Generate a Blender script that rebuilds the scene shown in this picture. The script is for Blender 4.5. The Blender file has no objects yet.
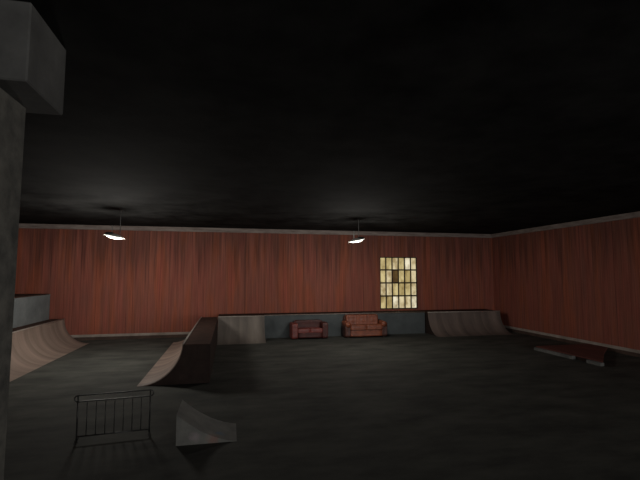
import bpy, bmesh, math, random
from mathutils import Vector, Matrix
random.seed(7)
C = bpy.context.scene
COL = C.collection

# ---------------------------------------------------------------- camera
PITCH = math.radians(4.73); YAW = math.radians(12.14); EYE = 2.8
cd = bpy.data.cameras.new('camera'); cam = bpy.data.objects.new('camera', cd); COL.objects.link(cam)
cam.location = (0, 0, EYE); cam.rotation_euler = (math.pi/2 + PITCH, 0, -YAW)
cd.sensor_fit = 'HORIZONTAL'; cd.sensor_width = 36; cd.lens = 417/640*36; cd.clip_end = 200
C.camera = cam
# ---------------------------------------------------------------- world, large lights, exposure
w = bpy.data.worlds.new('night'); C.world = w; w.use_nodes = True
w.node_tree.nodes['Background'].inputs[0].default_value = (0.5, 0.55, 0.62, 1)
w.node_tree.nodes['Background'].inputs[1].default_value = 0.05
C.view_settings.view_transform = 'Standard'; C.view_settings.look = 'None'
C.view_settings.gamma = 1; C.view_settings.use_curve_mapping = False
C.view_settings.exposure = 0.0

LAMP1 = (-3.69, 14.6); LAMP2 = (4.72, 15.3)
LAMP_W = (330, 190)
FILL_W = 900
XL, XR, YB, YF, ZC = -9.3, 13.65, 19.8, -9.0, 4.95      # room

def arealight(name, loc, target, sx, sy, power, color):
    l = bpy.data.lights.new(name, 'AREA'); l.shape = 'RECTANGLE'; l.size = sx; l.size_y = sy
    l.energy = power; l.color = color
    o = bpy.data.objects.new(name, l); COL.objects.link(o); o.location = loc
    o.rotation_euler = (Vector(target) - Vector(loc)).to_track_quat('-Z', 'Y').to_euler(); return o
# added fill light, set in a made-up opening in the unseen front wall
arealight('added_fill_light', (7.4, YF + 0.15, 2.25), (4.0, 20, 2.4), 10.5, 3.9, FILL_W, (1.0, 0.98, 0.95))

# ---------------------------------------------------------------- materials
def mat(name, base, rough=0.8, metal=0.0, vary=None, scale=3.0, stretch=(1, 1, 1), detail=6.0, bump=0.0, spec=0.3):
    """procedural: base colour mixed towards `vary` by stretched noise in object space"""
    m = bpy.data.materials.new(name); m.use_nodes = True
    nt = m.node_tree; b = nt.nodes['Principled BSDF']
    b.inputs['Roughness'].default_value = rough; b.inputs['Metallic'].default_value = metal
    b.inputs['Specular IOR Level'].default_value = spec
    vary = vary or tuple(c*0.6 for c in base)
    tc = nt.nodes.new('ShaderNodeTexCoord'); mp = nt.nodes.new('ShaderNodeMapping')
    mp.inputs['Scale'].default_value = stretch
    n = nt.nodes.new('ShaderNodeTexNoise'); n.inputs['Scale'].default_value = scale; n.inputs['Detail'].default_value = detail
    n.inputs['Roughness'].default_value = 0.62
    cr = nt.nodes.new('ShaderNodeValToRGB')
    cr.color_ramp.elements[0].position = 0.33; cr.color_ramp.elements[0].color = (*vary, 1)
    cr.color_ramp.elements[1].position = 0.68; cr.color_ramp.elements[1].color = (*base, 1)
    L = nt.links.new
    L(tc.outputs['Object'], mp.inputs[0]); L(mp.outputs[0], n.inputs['Vector']); L(n.outputs['Fac'], cr.inputs[0])
    L(cr.outputs[0], b.inputs['Base Color'])
    if bump:
        bp = nt.nodes.new('ShaderNodeBump'); bp.inputs['Strength'].default_value = bump; bp.inputs['Distance'].default_value = 0.02
        L(n.outputs['Fac'], bp.inputs['Height']); L(bp.outputs[0], b.inputs['Normal'])
    return m

def board_wall(name):
    """rust-red upright boards, weathered, narrow dark joints; runs along x+y so it suits every wall"""
    m = bpy.data.materials.new(name); m.use_nodes = True
    nt = m.node_tree; N = nt.nodes.new; L = nt.links.new; b = nt.nodes['Principled BSDF']
    b.inputs['Roughness'].default_value = 0.75; b.inputs['Specular IOR Level'].default_value = 0.15
    tc = N('ShaderNodeTexCoord'); sp = N('ShaderNodeSeparateXYZ'); L(tc.outputs['Object'], sp.inputs[0])
    def math_(op, a, bb=None):
        n = N('ShaderNodeMath'); n.operation = op
        for i, v in enumerate((a, bb)):
            if v is None: continue
            if isinstance(v, (int, float)): n.inputs[i].default_value = v
            else: L(v, n.inputs[i])
        return n.outputs[0]
    u = math_('ADD', sp.outputs['X'], sp.outputs['Y'])
    def noise(su, sz, det, off=0.0):
        c = N('ShaderNodeCombineXYZ'); L(math_('MULTIPLY', u, su), c.inputs[0]); L(math_('MULTIPLY', sp.outputs['Z'], sz), c.inputs[1]); c.inputs[2].default_value = off
        n = N('ShaderNodeTexNoise'); n.inputs['Scale'].default_value = 1; n.inputs['Detail'].default_value = det; L(c.outputs[0], n.inputs['Vector'])
        return n.outputs['Fac']
    def ramp(f, stops):
        r = N('ShaderNodeValToRGB'); e = r.color_ramp.elements
        while len(e) < len(stops): e.new(0.5)
        for i, (p, c) in enumerate(stops): e[i].position = p; e[i].color = (*c, 1)
        L(f, r.inputs[0]); return r.outputs[0]
    def mul(a, bb, fac=1.0):
        x = N('ShaderNodeMixRGB'); x.blend_type = 'MULTIPLY'; x.inputs[0].default_value = fac; L(a, x.inputs[1]); L(bb, x.inputs[2]); return x.outputs[0]
    c = ramp(noise(1.6, 0.22, 5), [(0.3, (0.250, 0.090, 0.066)), (0.42, (0.300, 0.090, 0.063)), (0.5, (0.285, 0.098, 0.068)), (0.58, (0.325, 0.096, 0.055)), (0.72, (0.345, 0.092, 0.060))])
    c = mul(c, ramp(noise(9, 0.35, 3, 4.0), [(0.32, (0.78, 0.82, 0.84)), (0.6, (1, 1, 1))]))
    # soot runs hanging from the cornice, fading out downwards
    hz = math_('MULTIPLY', math_('SUBTRACT', sp.outputs['Z'], 2.2), 0.16)
    c = mul(c, ramp(math_('ADD', noise(5, 0.12, 4, 17.0), hz), [(0.60, (1, 1, 1)), (0.85, (0.55, 0.60, 0.62))]))
    c = mul(c, ramp(noise(30, 0.8, 2, 9.0), [(0.3, (0.80, 0.82, 0.84)), (0.65, (1.06, 1.06, 1.06))]))
    # joints each 0.3 m, of uneven darkness
    t = math_('FRACT', math_('ADD', math_('MULTIPLY', u, 3.3), math_('MULTIPLY', noise(2, 0, 1, 2.0), 0.8)))
    j = ramp(t, [(0.0, (0.45, 0.45, 0.45)), (0.09, (1, 1, 1)), (1.0, (1, 1, 1))])
    c = mul(c, j, 0.75)
    t2 = math_('FRACT', math_('MULTIPLY', u, 8.0))
    c = mul(c, ramp(t2, [(0.0, (0.72, 0.72, 0.72)), (0.2, (1, 1, 1)), (1.0, (1, 1, 1))]), 0.7)
    L(c, b.inputs['Base Color'])
    bp = N('ShaderNodeBump'); bp.inputs['Strength'].default_value = 0.25; bp.inputs['Distance'].default_value = 0.01
    L(j, bp.inputs['Height']); L(bp.outputs[0], b.inputs['Normal'])
    return m

def ply_surface(name, base, dark):
    """skate ply: sheets side by side along the object's own y, soft worn bands following the curve"""
    m = mat(name, base, 0.6, vary=dark, scale=1.0, stretch=(0.35, 2.6, 0.5), detail=4)
    nt = m.node_tree; N = nt.nodes.new; L = nt.links.new; b = nt.nodes['Principled BSDF']
    old = b.inputs['Base Color'].links[0].from_socket
    tc = N('ShaderNodeTexCoord'); sp = N('ShaderNodeSeparateXYZ'); L(tc.outputs['Object'], sp.inputs[0])
    mu = N('ShaderNodeMath'); mu.operation = 'MULTIPLY'; mu.inputs[1].default_value = 0.95; L(sp.outputs['Y'], mu.inputs[0])
    fr = N('ShaderNodeMath'); fr.operation = 'FRACT'; L(mu.outputs[0], fr.inputs[0])
    r = N('ShaderNodeValToRGB'); e = r.color_ramp.elements
    e[0].position = 0; e[0].color = (0.72, 0.72, 0.72, 1); e[1].position = 1; e[1].color = (1.0, 1.0, 1.0, 1)
    for p, v in ((0.08, 0.8), (0.35, 1.12), (0.7, 0.92)):
        x = e.new(p); x.color = (v, v, v, 1)
    L(fr.outputs[0], r.inputs[0])
    mx = N('ShaderNodeMixRGB'); mx.blend_type = 'MULTIPLY'; mx.inputs[0].default_value = 1; L(old, mx.inputs[1]); L(r.outputs[0], mx.inputs[2])
    L(mx.outputs[0], b.inputs['Base Color'])
    return m

def emit(name, color, strength):
    m = bpy.data.materials.new(name); m.use_nodes = True; b = m.node_tree.nodes['Principled BSDF']
    b.inputs['Base Color'].default_value = (*color, 1); b.inputs['Emission Color'].default_value = (*color, 1)
    b.inputs['Emission Strength'].default_value = strength; b.inputs['Roughness'].default_value = 0.6
    return m

M = {
 'boards': board_wall('red_boards'),
 'ceiling': mat('sooty_ceiling', (0.017, 0.017, 0.0165), 0.95, vary=(0.003, 0.003, 0.003), scale=1.1, detail=8, spec=0.05),
 'floor': mat('dark_concrete_floor', (0.076, 0.076, 0.066), 0.9, vary=(0.030, 0.031, 0.028), scale=1.3, stretch=(0.6, 1.3, 1), detail=9, bump=0.15, spec=0.2),
 'trim': mat('grey_trim', (0.24, 0.20, 0.18), 0.8, vary=(0.13, 0.10, 0.09), scale=2.0, stretch=(1, 1, 6)),
 'trim_pale': mat('pale_grey_trim', (0.40, 0.34, 0.30), 0.8, vary=(0.24, 0.20, 0.17), scale=2.0),
 'trim_low': mat('brown_trim', (0.10, 0.060, 0.045), 0.8, vary=(0.05, 0.032, 0.026), scale=2.0),
 'concrete': mat('pale_concrete', (0.155, 0.165, 0.165), 0.85, vary=(0.095, 0.105, 0.108), scale=1.6, detail=8, bump=0.2),
 'concrete2': mat('blue_grey_concrete', (0.095, 0.108, 0.110), 0.85, vary=(0.062, 0.070, 0.074), scale=1.4, detail=8, bump=0.2),
 'column': mat('column_concrete', (0.125, 0.121, 0.106), 0.9, vary=(0.048, 0.048, 0.044), scale=5.0, detail=10, bump=0.4),
 'capital': mat('capital_concrete', (0.098, 0.098, 0.094), 0.9, vary=(0.056, 0.056, 0.054), scale=2.2, detail=9, bump=0.3),
 'ply_warm': ply_surface('warm_ply', (0.255, 0.190, 0.155), (0.155, 0.113, 0.093)),
 'ply_grey': ply_surface('grey_ply', (0.21, 0.178, 0.152), (0.125, 0.105, 0.092)),
 'ply_dark': ply_surface('brown_ply', (0.175, 0.130, 0.110), (0.105, 0.080, 0.070)),
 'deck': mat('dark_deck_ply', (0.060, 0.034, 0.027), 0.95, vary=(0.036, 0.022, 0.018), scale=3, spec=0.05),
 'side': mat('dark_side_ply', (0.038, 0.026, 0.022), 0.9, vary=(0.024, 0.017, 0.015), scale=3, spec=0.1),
 'coping': mat('worn_steel', (0.45, 0.40, 0.36), 0.5, metal=0.4, vary=(0.3, 0.27, 0.24), scale=6),
 'iron': mat('black_iron', (0.05, 0.05, 0.048), 0.35, metal=0.5, vary=(0.02, 0.02, 0.02), scale=20),
 'kicker': None,
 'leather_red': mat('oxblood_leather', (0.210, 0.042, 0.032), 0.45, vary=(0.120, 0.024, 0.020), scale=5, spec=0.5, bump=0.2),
 'leather_red_shaded': mat('shaded_oxblood_leather', (0.08, 0.018, 0.014), 0.5, vary=(0.045, 0.011, 0.009), scale=5, spec=0.4, bump=0.2),  # same red leather darkened: shade put into the colour
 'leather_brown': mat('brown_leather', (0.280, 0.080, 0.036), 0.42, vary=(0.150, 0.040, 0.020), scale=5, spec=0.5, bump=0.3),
 'leather_brown_shaded': mat('shaded_brown_leather', (0.085, 0.025, 0.014), 0.45, vary=(0.045, 0.014, 0.010), scale=5, spec=0.5, bump=0.3),  # same brown leather darkened to paint shade under the rolls and between cushions
 'foot': mat('dark_wood_foot', (0.03, 0.018, 0.012), 0.6, scale=10),
 'bench_top': mat('red_brown_planks', (0.145, 0.045, 0.034), 0.8, vary=(0.085, 0.028, 0.024), scale=2, stretch=(5, 0.5, 1)),
 'stone': mat('grey_curb_stone', (0.19, 0.19, 0.18), 0.85, vary=(0.08, 0.08, 0.078), scale=2.0, detail=7),
 'lamp_white': mat('white_enamel', (0.75, 0.74, 0.70), 0.4, vary=(0.62, 0.61, 0.58), scale=8),
 'lamp_dark': mat('black_enamel', (0.018, 0.018, 0.017), 0.6, scale=8),
 'lamp_steel': mat('galvanised_tube', (0.62, 0.61, 0.57), 0.5, metal=0.2, scale=10),
 'lamp_stem': mat('dull_steel_tube', (0.32, 0.32, 0.31), 0.6, metal=0.2, scale=10),
 'glow': emit('lit_diffuser', (1.0, 0.98, 0.93), 0.8),
 'bars': mat('dark_window_bars', (0.045, 0.030, 0.018), 0.7, vary=(0.025, 0.018, 0.012), scale=6),
}
def kicker_mat():
    m = mat('grey_painted_ply', (0.150, 0.150, 0.136), 0.75, vary=(0.085, 0.085, 0.08), scale=3, detail=7)
    nt = m.node_tree; N = nt.nodes.new; L = nt.links.new; b = nt.nodes['Principled BSDF']
    cur = b.inputs['Base Color'].links[0].from_socket
    tc = N('ShaderNodeTexCoord')
    for p, rad, c in (((0.70, 0.22, 0.06), 0.10, (0.07, 0.12, 0.19)), ((0.60, 0.0, 0.08), 0.12, (0.19, 0.10, 0.08)), ((0.30, 0.0, 0.12), 0.10, (0.24, 0.20, 0.21))):
        d = N('ShaderNodeVectorMath'); d.operation = 'DISTANCE'; L(tc.outputs['Object'], d.inputs[0]); d.inputs[1].default_value = p
        n = N('ShaderNodeTexNoise'); n.inputs['Scale'].default_value = 12
        L(tc.outputs['Object'], n.inputs['Vector'])
        ad = N('ShaderNodeMath'); ad.operation = 'MULTIPLY_ADD'; L(n.outputs['Fac'], ad.inputs[0]); ad.inputs[1].default_value = 0.16; L(d.outputs['Value'], ad.inputs[2])
        r = N('ShaderNodeMapRange'); r.inputs[1].default_value = rad + 0.09; r.inputs[2].default_value = rad; r.inputs[4].default_value = 0.6; L(ad.outputs[0], r.inputs[0])
        mx = N('ShaderNodeMixRGB'); L(r.outputs[0], mx.inputs[0]); L(cur, mx.inputs[1]); mx.inputs[2].default_value = (*c, 1); cur = mx.outputs[0]
    L(cur, b.inputs['Base Color']); return m
M['kicker'] = kicker_mat()

# ---------------------------------------------------------------- helpers
def box(bm, x0, x1, y0, y1, z0, z1, bev=0.0, seg=2):
    vs = [bm.verts.new((x, y, z)) for z in (z0, z1) for y in (y0, y1) for x in (x0, x1)]
    fs = [(0, 2, 3, 1), (4, 5, 7, 6), (0, 1, 5, 4), (2, 6, 7, 3), (0, 4, 6, 2), (1, 3, 7, 5)]
    faces = [bm.faces.new([vs[i] for i in f]) for f in fs]
    if bev:
        es = list({e for f in faces for e in f.edges})
        bmesh.ops.bevel(bm, geom=es, offset=bev, segments=seg, affect='EDGES', profile=0.5)
    return bm
def tube(bm, pts, r, n=8, closed=False):
    """swept tube through points"""
    pts = [Vector(p) for p in pts]; rings = []; k = len(pts)
    for i, p in enumerate(pts):
        a = pts[i-1] if (i > 0 or closed) else p; c = pts[(i+1) % k] if (i < k-1 or closed) else p
        t = (c - a).normalized()
        ref = Vector((0, 1, 0)) if abs(t.y) < 0.9 else Vector((1, 0, 0))
        s = t.cross(ref).normalized(); q = s.cross(t)
        rings.append([bm.verts.new(p + (s*math.cos(2*math.pi*j/n) + q*math.sin(2*math.pi*j/n))*r) for j in range(n)])
    for i in range(k if closed else k-1):
        A, B = rings[i], rings[(i+1) % k]
        for j in range(n): bm.faces.new((A[j], A[(j+1) % n], B[(j+1) % n], B[j]))
    if not closed:
        bm.faces.new(rings[0][::-1]); bm.faces.new(rings[-1])
    return bm
def lathe(bm, prof, n=28, c=(0, 0)):
    rings = []
    for r, z in prof:
        rings.append([bm.verts.new((c[0] + r*math.cos(2*math.pi*j/n), c[1] + r*math.sin(2*math.pi*j/n), z)) for j in range(n)])
    for A, B in zip(rings, rings[1:]):
        for j in range(n): bm.faces.new((A[j], A[(j+1) % n], B[(j+1) % n], B[j]))
    bm.faces.new(rings[0][::-1]); bm.faces.new(rings[-1]); return bm
def prism(bm, prof, y0, y1):
    """prof: closed list of (x,z) extruded from y0 to y1"""
    A = [bm.verts.new((x, y0, z)) for x, z in prof]; B = [bm.verts.new((x, y1, z)) for x, z in prof]
    bm.faces.new(A); bm.faces.new(B[::-1]); n = len(prof)
    for i in range(n): bm.faces.new((A[i], B[i], B[(i+1) % n], A[(i+1) % n]))
    return bm
def obj(name, bm, m, parent=None, smooth=False, loc=None, subd=0):
    bmesh.ops.recalc_face_normals(bm, faces=bm.faces)
    me = bpy.data.meshes.new(name); bm.to_mesh(me); bm.free()
    if smooth: me.polygons.foreach_set('use_smooth', [True]*len(me.polygons))
    me.materials.append(m)
    o = bpy.data.objects.new(name, me); COL.objects.link(o)
    if parent: o.parent = parent
    if loc: o.location = loc
    if subd:
        md = o.modifiers.new('sub', 'SUBSURF'); md.levels = subd; md.render_levels = subd
    return o
def BM(): return bmesh.new()
def bx(*a, **k): return box(BM(), *a, **k)
def struct(o): o['kind'] = 'structure'; return o
def thing(name, label, cat, loc=(0, 0, 0), rz=0, group=None):
    o = bpy.data.objects.new(name, None); COL.objects.link(o); o.location = loc; o.rotation_euler = (0, 0, rz)
    o.empty_display_size = 0.2
    o['label'] = label; o['category'] = cat
    if group: o['group'] = group
    return o
def tag(o, label, cat, group=None):
    o['label'] = label; o['category'] = cat
    if group: o['group'] = group
    return o
def dup(root, loc, rz, label):
    def cp(o, par):
        c = o.copy(); COL.objects.link(c); c.parent = par
        for ch in [q for q in bpy.data.objects if q.parent == o]: cp(ch, c)
        return c
    r = cp(root, None); r.location = loc; r.rotation_euler = (0, 0, rz); r['label'] = label; return r

# ---------------------------------------------------------------- room shell
T = 0.25
struct(obj('floor', bx(XL-T, XR+T, YF-T, YB+T, -0.2, 0), M['floor']))
struct(obj('ceiling', bx(XL-T, XR+T, YF-T, YB+T, ZC, ZC+0.2), M['ceiling']))
# back wall with the window opening
WX0, WX1, WZ0, WZ1 = 7.32, 9.32, 1.08, 3.68
b = BM()
box(b, XL, WX0, YB, YB+T, 0, ZC); box(b, WX1, XR, YB, YB+T, 0, ZC)
box(b, WX0, WX1, YB, YB+T, 0, WZ0); box(b, WX0, WX1, YB, YB+T, WZ1, ZC)
struct(obj('wall_back', b, M['boards']))
struct(obj('wall_right', bx(XR, XR+T, YF, YB, 0, ZC), M['boards']))
struct(obj('wall_left', bx(XL-T, XL, YF, YB, 0, ZC), M['boards']))
# front wall, behind the camera; its wide opening is added for the fill light
b = BM(); box(b, XL, 2.0, YF-T, YF, 0, ZC); box(b, 12.8, XR, YF-T, YF, 0, ZC); box(b, 2.0, 12.8, YF-T, YF, 4.4, ZC)
struct(obj('wall_front', b, M['boards']))

def cornice(name, x0, x1, y0, y1):
    struct(obj(name, bx(x0, x1, y0, y1, ZC-0.2, ZC, bev=0.012, seg=1), M['trim']))
cornice('trim_1', XL, XR, YB-0.06, YB)
cornice('trim_2', XR-0.06, XR, YF, YB-0.06)
cornice('trim_3', XL, XL+0.06, YF, YB-0.06)
def skirting(name, x0, x1, y0, y1, axis):
    """grey upper moulding over a darker brown lower board"""
    o = struct(obj(name, bx(x0, x1, y0, y1, 0.13, 0.24, bev=0.01, seg=1), M['trim_pale']))
    g = 0.012
    lo = (x0, x1, y0+g, y1, 0, 0.13) if axis == 'b' else ((x0+g, x1, y0, y1, 0, 0.13) if axis == 'r' else (x0, x1-g, y0, y1, 0, 0.13))
    obj('lower_board', bx(*lo), M['trim_low'], o)
skirting('baseboard_back', XL+2.2, -0.49, YB-0.05, YB, 'b')
skirting('baseboard_right', XR-0.05, XR, YF, YB-0.06, 'r')
skirting('baseboard_left', XL, XL+0.05, YF, 9.0, 'l')

# ---------------------------------------------------------------- window
def pane_mat(k, c):
    m = bpy.data.materials.new('dirty_lit_glass_%d' % k); m.use_nodes = True; nt = m.node_tree; N = nt.nodes.new; L = nt.links.new
    bs = nt.nodes['Principled BSDF']; bs.inputs['Roughness'].default_value = 0.35
    bs.inputs['Base Color'].default_value = (*[v*0.3 for v in c], 1)
    tc = N('ShaderNodeTexCoord'); n = N('ShaderNodeTexNoise'); n.inputs['Scale'].default_value = 3.2; n.inputs['Detail'].default_value = 6
    mp = N('ShaderNodeMapping'); mp.inputs['Location'].default_value = (k*7.3, 0, k*3.1); mp.inputs['Scale'].default_value = (1.4, 1, 0.8)
    r = N('ShaderNodeValToRGB'); e = r.color_ramp.elements
    e[0].position = 0.34; e[0].color = (c[0]*0.42, c[1]*0.36, c[2]*0.26, 1); e[1].position = 0.62; e[1].color = (*c, 1)
    L(tc.outputs['Object'], mp.inputs[0]); L(mp.outputs[0], n.inputs['Vector']); L(n.outputs['Fac'], r.inputs[0]); L(r.outputs[0], bs.inputs['Emission Color'])
    bs.inputs['Emission Strength'].default_value = 1.0; return m
tones = [(0.66, 0.56, 0.34), (0.56, 0.46, 0.22), (0.40, 0.31, 0.13), (0.11, 0.065, 0.018), (0.78, 0.71, 0.52)]
PM = [pane_mat(i, c) for i, c in enumerate(tones)]
# rows top to bottom, columns left to right
grid = [[1, 1, 0, 1, 4, 0], [1, 0, 3, 1, 2, 0], [0, 0, 1, 2, 1, 0], [1, 2, 4, 0, 0, 4]]
b = BM(); f = 0.045; yw0, yw1 = YB+0.02, YB+0.10
box(b, WX0, WX0+f, yw0, yw1, WZ0, WZ1); box(b, WX1-f, WX1, yw0, yw1, WZ0, WZ1)
box(b, WX0+f, WX1-f, yw0, yw1, WZ0, WZ0+f); box(b, WX0+f, WX1-f, yw0, yw1, WZ1-f, WZ1)
cw = (WX1-WX0)/6; rh = (WZ1-WZ0)/4
for i in range(1, 6): box(b, WX0+i*cw-0.03, WX0+i*cw+0.03, yw0+0.01, yw1-0.01, WZ0+f, WZ1-f)
for i in range(1, 4): box(b, WX0+f, WX1-f, yw0, yw1, WZ0+i*rh-0.035, WZ0+i*rh+0.035)
win = struct(obj('window_1', b, M['bars']))
for r_ in range(4):
    for c_ in range(6):
        x0 = WX0+c_*cw+0.028; x1 = WX0+(c_+1)*cw-0.028; z1 = WZ1-r_*rh-0.03; z0 = WZ1-(r_+1)*rh+0.03
        obj('pane', bx(x0, x1, yw0+0.04, yw0+0.05, z0, z1), PM[grid[r_][c_]], win)

# ---------------------------------------------------------------- concrete column and its capital
col = thing('concrete_column', 'tall rough grey concrete column beside the camera with a wide block capital', 'column', (-2.09, 3.9, 0))
obj('shaft', bx(-0.26, 0.268, -0.23, 0.23, 0, 4.3, bev=0.012, seg=1), M['column'], col)
obj('capital', bx(-0.52, 0.518, -0.36, 0.37, 4.3, ZC, bev=0.012, seg=1), M['capital'], col)

# ---------------------------------------------------------------- quarter pipes
def quarter_pipe(name, label, loc, rz, Tn, H, deck, length, surf, lip=None, side=None):
    """local frame: toe at x=0 rising to x=Tn, deck behind it, running along +y"""
    root = thing(name, label, 'ramp', loc, rz)
    th = min(2*math.atan(H/Tn), math.radians(90)); n = 14
    arc = [(Tn*math.sin(th*i/n)/math.sin(th), H*(1-math.cos(th*i/n))/(1-math.cos(th))) for i in range(n+1)]
    s = 0.02
    # body under the sheet and the deck
    under = [(x+(s if i else 0.03), max(z-s, 0)) for i, (x, z) in enumerate(arc)]
    under[0] = (0.06, 0); under = [p for i, p in enumerate(under) if i == 0 or p[1] > 0.001]
    under[-1] = (Tn+s, H-s)
    body = under + [(Tn+deck, H-s), (Tn+deck, 0)]
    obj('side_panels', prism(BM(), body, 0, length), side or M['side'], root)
    sheet = arc + [(x+s*math.sin(th*i/n) + (0.001), z - s*math.cos(th*i/n) if i else 0.0) for i, (x, z) in list(enumerate(arc))[::-1][:-1]]
    sheet = [(x, max(z, 0.0)) for x, z in sheet]
    # riding sheet as a strip with thickness
    b = BM(); A = []
    for i, (x, z) in enumerate(arc):
        a = th*i/n; nx, nz = math.sin(a), -math.cos(a)
        zz = max(z+nz*s*0.98, 0.0)
        A.append(((x, z + (0.004 if i == 0 else 0)), (x+nx*s*0.98, zz)))
    rings = [[b.verts.new((p[0], y, p[1])) for y in (-0.006, length+0.0) for p in pr] for pr in A]
    for R, S in zip(rings, rings[1:]):
        for i, j in ((0, 2), (2, 3), (3, 1), (1, 0)): b.faces.new((R[i], S[i], S[j], R[j]))
    b.faces.new([rings[0][i] for i in (0, 1, 3, 2)]); b.faces.new([rings[-1][i] for i in (0, 2, 3, 1)])
    obj('riding_surface', b, surf, root)
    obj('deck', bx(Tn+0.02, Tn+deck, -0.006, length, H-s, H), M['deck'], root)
    obj('coping', tube(BM(), [(Tn+0.015, 0.0, H+0.008), (Tn+0.015, length, H+0.008)], 0.022, 8), M['coping'], root, smooth=True)
    return root
PI = math.pi
quarter_pipe('quarter_pipe', 'long pale wooden quarter pipe along the left wall, partly behind the column',
             (-5.58, 18.95, 0), PI, 0.96, 1.0, 0.55, 11.0, M['ply_warm'])
quarter_pipe('quarter_pipe', 'dark sided wooden quarter pipe standing out into the room, its pale curve facing left',
             (-2.24, 11.45, 0), 0, 1.07, 1.0, 0.70, 7.0, M['ply_warm'])
quarter_pipe('quarter_pipe', 'short grey wooden quarter pipe facing the camera, left of the blue-grey ledge',
             (1.49, 17.42, 0), PI/2, 1.0, 1.0, 1.37, 1.95, M['ply_grey'])
quarter_pipe('quarter_pipe', 'brown wooden quarter pipe in the far right corner, right of the window',
             (13.06, 17.50, 0), PI/2, 0.98, 1.0, 1.3, 13.06-9.22, M['ply_dark'])

# ---------------------------------------------------------------- ledge along the back wall
t = thing('concrete_ledge', 'long low blue-grey concrete ledge under the window, behind the sofas', 'ledge', (5.35, 18.75, 0))
obj('ledge_body', bx(-3.84, 3.83, 0, 1.04, 0, 0.975), M['concrete2'], t)
obj('ledge_top', bx(-3.84, 3.83, -0.006, 1.04, 0.975, 1.0), M['deck'], t)
obj('edge_strip', tube(BM(), [(-3.84, -0.01, 1.0), (3.83, -0.01, 1.0)], 0.016, 8), M['coping'], t, smooth=True)
# raised block on the left
t = thing('concrete_block', 'tall pale concrete block behind the left quarter pipe, next to the column', 'platform', (-7.09, 18.85, 0))
obj('block_body', bx(-2.1, 0, -10.8, 0.05, 0, 2.0), M['concrete'], t)
obj('block_top', bx(-2.1, 0.006, -10.8, 0.05, 2.0, 2.03), M['deck'], t)

# ---------------------------------------------------------------- low bench box by the right wall
t = thing('low_grind_box', 'low red-brown box with grey stone blocks along its edge, by the right wall', 'grind box', (11.65, 11.55, 0))
def slab(plan, z0, z1):
    b = BM(); A = [b.verts.new((x, y, z0)) for x, y in plan]; B = [b.verts.new((x, y, z1)) for x, y in plan]
    b.faces.new(A[::-1]); b.faces.new(B); n = len(plan)
    for i in range(n): b.faces.new((A[i], A[(i+1) % n], B[(i+1) % n], B[i]))
    return b
FA, FB, FC = (-0.436, 2.240), (-0.416, -0.611), (0.828, 0.543)     # far front, near front, near back corner
back = 1.92
obj('box_core', slab([(FA[0]+0.05, FA[1]-0.04), (FB[0]+0.05, FB[1]+0.05), (FC[0]-0.02, FC[1]+0.04), (back, FC[1]+0.95), (back, FA[1]-0.04)], 0, 0.105), M['side'], t)
obj('plank_top', slab([FA, FB, FC, (1.93, FC[1]+0.9), (1.93, FA[1])], 0.105, 0.14), M['bench_top'], t)
for k0, k1 in ((0.0, 0.62), (0.82, 1.0)):
    P0 = [FA[i]+(FB[i]-FA[i])*k0 for i in (0, 1)]; P1 = [FA[i]+(FB[i]-FA[i])*k1 for i in (0, 1)]
    obj('curb_stone', slab([(P0[0]-0.10, P0[1]), (P1[0]-0.10, P1[1]), (P1[0]+0.04, P1[1]), (P0[0]+0.04, P0[1])], 0, 0.10), M['stone'], t)
# ---------------------------------------------------------------- launch ramp
t = thing('launch_ramp', 'small grey painted launch ramp with faint blue and red paint marks on the open floor', 'ramp', (-0.82, 7.42, 0))
n = 12; W_, H_, Lr = 0.85, 0.5, 0.98
arc = [(Lr*(1-i/n), H_*(0.30*(i/n) + 0.70*(i/n)**2.1)) for i in range(n+1)]       # toe at right, lip at left
arc2 = [(x, z) for x, z in arc]
obj('side_panels', prism(BM(), [(Lr-0.06, 0)] + [(x, z-0.018) for x, z in arc2[1:]] + [(0, 0)], 0.0, W_), M['kicker'], t)
obj('riding_surface', prism(BM(), arc2 + [(x, z-0.018) for x, z in arc2[1:][::-1]], -0.004, W_+0.004), M['kicker'], t)

# ---------------------------------------------------------------- iron guard rail
t = thing('iron_railing', 'short black iron railing with upright bars and rounded top, standing alone on the floor', 'railing', (-2.46, 7.90, 0), math.radians(6))
Lh = 1.13
def capsule(x0, x1, z0, z1, r):
    R = (z1-z0)/2; zc = (z0+z1)/2; pts = []
    for i in range(9): a = -PI/2 + PI*i/8; pts.append((x1+R*math.cos(a), 0, zc+R*math.sin(a)))
    for i in range(9): a = PI/2 + PI*i/8; pts.append((x0+R*math.cos(a), 0, zc+R*math.sin(a)))
    return tube(BM(), pts, r, 8, closed=True)
obj('top_rail', capsule(0.0, Lh, 0.665, 0.77, 0.011), M['iron'], t, smooth=True)
obj('bottom_rail', tube(BM(), [(0.0, 0, 0.10), (Lh, 0, 0.10)], 0.013, 8), M['iron'], t, smooth=True)
for i in range(1, 8):
    x = Lh*i/8
    obj('baluster', tube(BM(), [(x, 0, 0.10), (x, 0, 0.665)], 0.0075, 8), M['iron'], t, smooth=True)
for x in (0.0, Lh):
    p = obj('post', tube(BM(), [(x, 0, 0.03), (x, 0, 0.77)], 0.013, 8), M['iron'], t, smooth=True)
    for sgn in (-1, 1):
        pts = [(x, sgn*(0.02+0.11*k/8), 0.012 + 0.05*math.sin(PI*k/8)) for k in range(9)]
        obj('foot', tube(BM(), [(x, 0, 0.04)] + pts, 0.010, 8), M['iron'], p, smooth=True)

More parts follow.
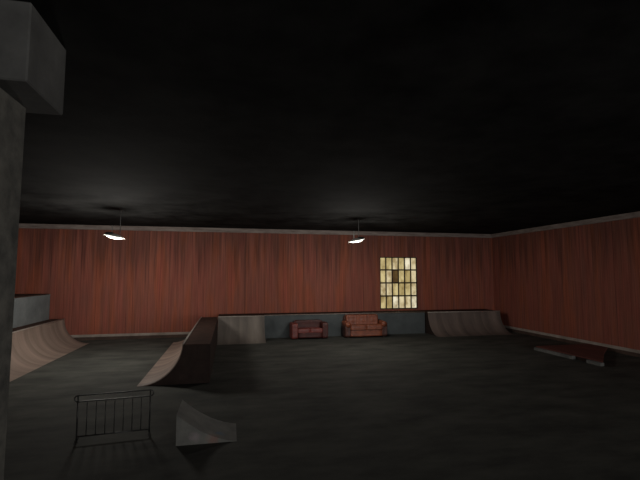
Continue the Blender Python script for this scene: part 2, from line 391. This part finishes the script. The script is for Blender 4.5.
# ---------------------------------------------------------------- sofas
def cushion(x0, x1, y0, y1, z0, z1, bev=0.06, puff=0.0):
    b = bx(x0, x1, y0, y1, z0, z1)
    bmesh.ops.subdivide_edges(b, edges=b.edges[:], cuts=3, use_grid_fill=True)
    c = Vector(((x0+x1)/2, (y0+y1)/2, (z0+z1)/2)); h = Vector(((x1-x0)/2, (y1-y0)/2, (z1-z0)/2))
    for v in b.verts:
        d = Vector(((v.co.x-c.x)/h.x, (v.co.y-c.y)/h.y, (v.co.z-c.z)/h.z))
        ex = [abs(q) > 0.99 for q in d]
        for k in range(3):
            if ex[k]:
                o1, o2 = [q for q in range(3) if q != k]
                fl = (1-d[o1]**2)*(1-d[o2]**2)
                v.co[k] += math.copysign(puff*fl - bev*(1-fl)*0.35, d[k])
    return b
def sofa_low():
    t = thing('leather_sofa', 'low dark red leather two-seat sofa with boxy arms, the left one of the pair', 'sofa', (3.44, 18.36, 0), 0, 'leather sofas in front of the ledge')
    w, d = 0.79, 0.37
    obj('base', cushion(-w+0.20, w-0.20, -d+0.03, d, 0.06, 0.30, 0.05), M['leather_red_shaded'], t, True, subd=1)
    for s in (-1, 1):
        obj('arm', cushion(min(s*w, s*(w-0.24)), max(s*w, s*(w-0.24)), -d, d-0.02, 0.04, 0.68, 0.08, 0.02), M['leather_red_shaded' if s > 0 else 'leather_red'], t, True, subd=2)
    obj('backrest', cushion(-w+0.16, w-0.16, d-0.24, d, 0.25, 0.76, 0.08, 0.02), M['leather_red_shaded'], t, True, subd=2)
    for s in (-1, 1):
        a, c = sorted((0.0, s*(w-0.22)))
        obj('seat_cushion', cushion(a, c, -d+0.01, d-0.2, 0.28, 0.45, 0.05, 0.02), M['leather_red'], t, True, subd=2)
    for sx in (-1, 1):
        for sy in (-1, 1):
            obj('foot', bx(sx*(w-0.12)-0.03, sx*(w-0.12)+0.03, sy*(d-0.08)-0.03, sy*(d-0.08)+0.03, 0, 0.08), M['foot'], t)
    return t
def sofa_stuffed():
    t = thing('leather_sofa', 'plump brown leather sofa with three back cushions and rolled arms, beside the low red one', 'sofa', (5.99, 18.33, 0), 0, 'leather sofas in front of the ledge')
    w, d = 0.98, 0.38
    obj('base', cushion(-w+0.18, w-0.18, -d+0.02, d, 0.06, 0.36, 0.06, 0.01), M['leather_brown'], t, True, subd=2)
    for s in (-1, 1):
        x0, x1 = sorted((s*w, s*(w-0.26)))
        a = obj('arm', cushion(x0, x1, -d+0.03, d-0.04, 0.04, 0.54, 0.04), M['leather_brown_shaded'], t, True, subd=2)
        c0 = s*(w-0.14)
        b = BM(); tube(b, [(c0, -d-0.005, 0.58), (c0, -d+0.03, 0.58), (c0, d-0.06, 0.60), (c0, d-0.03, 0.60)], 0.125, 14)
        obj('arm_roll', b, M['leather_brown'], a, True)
    obj('backrest', cushion(-w+0.10, w-0.26, d-0.18, d, 0.3, 0.92, 0.08, 0.02), M['leather_brown_shaded'], t, True, subd=2)
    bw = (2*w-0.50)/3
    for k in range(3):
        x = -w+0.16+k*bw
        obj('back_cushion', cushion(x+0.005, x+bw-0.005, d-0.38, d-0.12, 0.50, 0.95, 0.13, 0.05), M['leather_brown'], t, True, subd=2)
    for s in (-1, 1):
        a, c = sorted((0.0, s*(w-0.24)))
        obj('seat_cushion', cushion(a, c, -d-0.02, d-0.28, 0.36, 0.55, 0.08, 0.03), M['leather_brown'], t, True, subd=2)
    for sx in (-1, 1):
        for sy in (-1, 1):
            obj('foot', bx(sx*(w-0.14)-0.035, sx*(w-0.14)+0.035, sy*(d-0.1)-0.035, sy*(d-0.1)+0.035, 0, 0.09), M['foot'], t)
    return t
sofa_low(); sofa_stuffed()

# ---------------------------------------------------------------- hanging lamps
def lamp(xy, label, power, mirror=1):
    zs = 4.06 if mirror > 0 else 4.13
    t = thing('pendant_lamp', label, 'lamp', (xy[0], xy[1], zs), 0, 'hanging factory lamps')
    m = mirror
    xs, xt, xh = (0.15, -0.07, -0.14) if m > 0 else (0.11, -0.115, 0.15)
    obj('stem', tube(BM(), [(xs, 0.05, 0.05), (xs, 0.05, ZC-zs-0.03)], 0.010, 6), M['lamp_stem'], t, True)
    obj('ceiling_rose', lathe(BM(), [(0.05, ZC-zs-0.05), (0.05, ZC-zs)], 14, (xs, 0.05)), M['lamp_dark'], t)
    b = BM(); lathe(b, [(0.06, 0.105), (0.125, 0.09), (0.13, 0.03), (0.10, 0.015)], 16, (xh, -0.08)); obj('ballast_housing', b, M['lamp_dark'], t)
    obj('side_tube', tube(BM(), [(xt, -0.05, 0.02), (xt, -0.05, 0.33)], 0.012 if m > 0 else 0.022, 8), M['lamp_stem' if m > 0 else 'lamp_steel'], t, True)
    sh = BM()
    n = 28; prof = [(0.02, 0.06), (0.10, 0.055), (0.20, 0.025), (0.32, -0.03), (0.325, -0.038), (0.31, -0.038), (0.20, 0.0), (0.02, 0.02)]
    lathe(sh, prof, n)
    o = obj('shade', sh, M['lamp_white'], t, True)
    g = obj('diffuser', lathe(BM(), [(0.27, -0.040), (0.22, -0.075), (0.11, -0.100), (0.01, -0.108)], 28), M['glow'], o, True)
    # tilt shade a little as in the photo
    o.rotation_euler = (0.0, math.radians(11)*m, 0)
    l = bpy.data.lights.new('lamp_light', 'POINT'); l.energy = power; l.shadow_soft_size = 0.45; l.color = (1.0, 0.96, 0.88)
    lo = bpy.data.objects.new('lamp_light', l); COL.objects.link(lo); lo.parent = t; lo.location = (0, 0, -0.62)
    return t
lamp(LAMP1, 'white pendant lamp hanging from the ceiling on the left, above the open floor', LAMP_W[0], 1)
lamp(LAMP2, 'white pendant lamp hanging near the middle, above and in front of the sofas', LAMP_W[1], -1)
